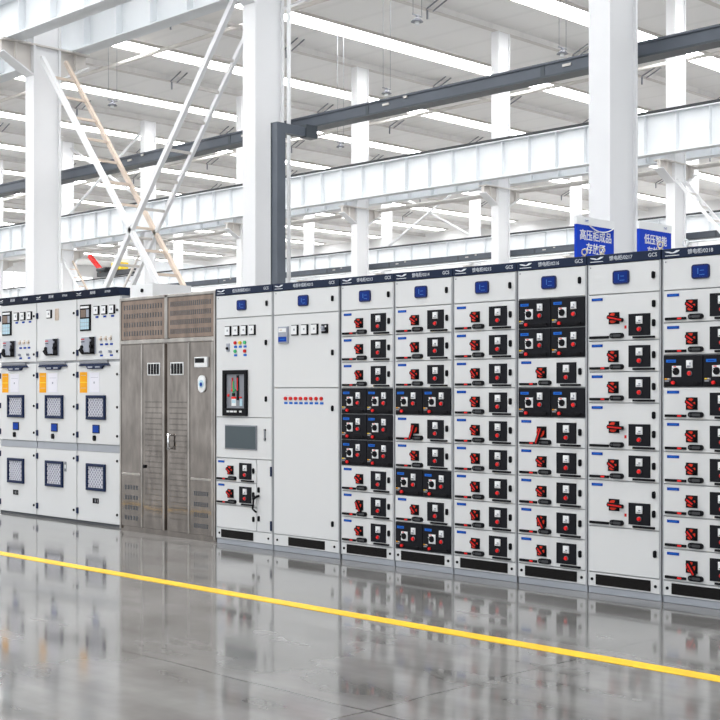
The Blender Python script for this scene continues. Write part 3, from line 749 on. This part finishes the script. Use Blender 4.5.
# lattice braces
def lattice(x0, z0, x1, z1, y, half, lab, k1='steelwhite', k2='rust', n=17, r=.045):
    c = thing('lattice_brace', lab, 'brace', (0, y, 0), 'lattice braces between columns')
    a0, a1 = Vector((x0, -half, z0)), Vector((x1, -half, z1)); b0, b1 = Vector((x0, half, z0)), Vector((x1, half, z1))
    put('chord', MB().bar(a0, a1, r * 1.8, r * 1.6, k1), c); put('chord', MB().bar(b0, b1, r * 1.5, r * 1.3, k2 if k2 == 'rust' else k1), c)
    for i in range(1, n):
        t = i / n; put('rung', MB().bar(a0.lerp(a1, t), b0.lerp(b1, t), r * .9, r * .9, k2), c)
lattice(-19.85, 7.15, -14.25, .35, Y1, .24, 'lattice brace with beige rungs falling from the leftmost column corbel')
lattice(-20.02, .42, -14.12, 7.58, Y1 + .0, .24, 'white lattice brace rising to the right from the leftmost column foot', k2='beamgrey')
lattice(-48.3, 6.95, -42.6, .35, Y2, .22, 'small lattice brace falling right of the middle row column at the left', k2='rust')
lattice(-48.3, .35, -42.6, 6.95, Y2, .22, 'small lattice brace rising across the falling one on the middle row', k1='beamgrey', k2='beamgrey')
lattice(-18.3, 6.95, -12.6, .35, Y2, .22, 'lattice brace falling to the right edge beside the second blue sign', k2='beamgrey')
def xbrace(xa, xb, y, za, zb, lab):
    c = thing('cross_brace', lab, 'brace', (0, y, 0), 'upper cross braces')
    put('rod', MB().tube((xa, -.05, za), (xb, -.05, zb), .06, 'steelwhite'), c); put('rod', MB().tube((xa, .08, zb), (xb, .08, za), .06, 'steelwhite'), c)
xbrace(-46.5, -40.9, Y3, 8.9, 11.8, 'cross brace of two rods on the far row above the 0213 cabinet')
xbrace(-48.2, -42.7, Y2, 8.9, 11.8, 'cross brace of two rods above the middle crane beam at the left')

# roof beams
def fly(m, y):
    for s_ in (-1, 1):
        pass
for i in range(1, 14):
    x = -12.45 - 6.0 * i
    c = thing('roof_beam', 'light grey roof beam number %d' % i, 'roof beam', (x, 0, 0), 'roof beams between the rooflights')
    names = ['first', 'second', 'third', 'fourth', 'fifth', 'sixth', 'seventh', 'eighth', 'ninth', 'tenth', 'eleventh', 'twelfth', 'thirteenth', 'fourteenth']
    c['label'] = 'pale roof beam between rooflights, the %s counted from the camera' % names[i - 1]
    m = MB().box(-.006, .006, -8, 66.8, 12.12, 12.33, 'ceiling').box(-.09, .09, -8, 66.8, 12.105, 12.12, 'beamgrey')
    put('girder', m, c)
    for y in (18.5, 22.5, 27, 34, 38, 43, 53, 58) if i < 8 else ():
        fb = MB().tube((.05, y, 12.1), (.65, y, 12.34), .022, 'greymid', 6).tube((.05, y + .28, 12.1), (.65, y + .28, 12.34), .022, 'greymid', 6)
        fb.tube((0, y + .1, 12.1), (0, y + .1, 11.85), .03, 'greymid', 6)
        put('fly_brace', fb, c)

# ------------------------------------------------------------------ dark cable trays
def tray(y, z, xa, xb, lab):
    c = thing('cable_tray', lab, 'cable tray', (0, y, z), 'dark cable trays')
    m = MB().box(xa, xb, -.10, .10, -.075, .06, 'tray').box(xa, xb, -.12, .12, .06, .085, 'tray').box(xa, xb, -.12, .12, -.10, -.075, 'trayedge')
    put('duct', m, c)
    x = xa + 1.5
    while x < xb:
        put('clamp', MB().box(x - .03, x + .03, -.106, .106, -.08, .06, 'trayedge').box(x + .3, x + .42, -.115, -.10, -.01, .02, 'beamgrey').box(x + .7, x + .76, -.125, -.10, .03, .06, 'beamgrey'), c); x += 3.0
tray(Y1 + .52, 5.21, -32, -6, 'dark grey cable tray climbing across the photo behind the thick columns')
tray(Y2 + .52, 5.50, -58, -12, 'dark grey cable tray seen low beneath the middle crane beam')
c = thing('cable_riser', 'dark grey vertical cable duct standing in front of the thick column', 'cable duct', (-13.30, 11.70, 0))
put('duct', MB().box(-.055, .055, -.075, .075, 0, 5.0, 'tray').box(-.070, -.0555, -.085, .085, 0, 5.0, 'trayedge'), c)
el = put('elbow', MB().box(-.053, .053, .076, .45, 4.87, 4.998, 'tray').box(-.07, .07, .451, .66, 4.86, 5.04, 'trayedge'), c)
c2 = put('conduit', MB().tube((-.60, .72, 0), (-.60, .72, 11.9), .03, 'white'), c)

# ------------------------------------------------------------------ pendant lamps
def pendant(x, y, lab):
    c = thing('pendant_lamp', lab, 'lamp', (x, y, 8.8), 'small lamps hanging on thin wires')
    put('wire', MB().tube((0, -.12, .12), (0, -.12, RZ - 8.8 - .02), .005, 'greymid', 6), c)
    put('wire', MB().tube((0, .14, .12), (0, .14, RZ - 8.8 - .02), .005, 'greymid', 6), c)
    put('shade', MB().tube((0, 0, -.02), (0, 0, .07), .13, 'greymid', 14, r2=.04).box(-.01, .01, -.14, .15, .10, .12, 'greymid').tube((0, 0, .07), (0, 0, .12), .03, 'greymid', 8), c)
    put('bulb', MB().tube((0, 0, -.08), (0, 0, -.02), .05, 'white', 10), c)
pendant(-28.4, 19.2, 'small pendant lamp between the two big lattice braces at the left')
pendant(-17.6, 19.2, 'small pendant lamp nearest the top edge, right of the riser column')
pendant(-22.4, 23.3, 'small pendant lamp hanging just above the dark tray beside the slim column')
pendant(-17.0, 23.3, 'small pendant lamp just left of the thickest column')
pendant(-28.3, 27.4, 'small pendant lamp below the dark tray, left of the slim column')

# ------------------------------------------------------------------ travelling crane far at the left
c = thing('overhead_crane', 'distant overhead crane with a yellow hoist and a red slanting brace', 'crane', (-69.9, Y3 - .62, 8.78), None)
put('end_carriage', MB().box(-2.6, 1.6, -.2, .2, .06, .38, 'rail', .02), c)
put('girder', MB().box(-.5, .1, -.1, 17.5, .38, 1.1, 'beamwhite'), c)
put('hoist', MB().box(-.7, .3, -.35, .3, .40, .85, 'yellow', .03), c)
put('slanting_brace', MB().bar((-3.6, -.1, 1.55), (-2.1, -.1, .42), .26, .2, 'red'), c)
put('motor', MB().tube((-2.3, -.3, .5), (-1.3, -.3, .5), .14, 'rail', 12).box(-1.4, -.9, -.4, 0, .3, .6, 'black'), c)
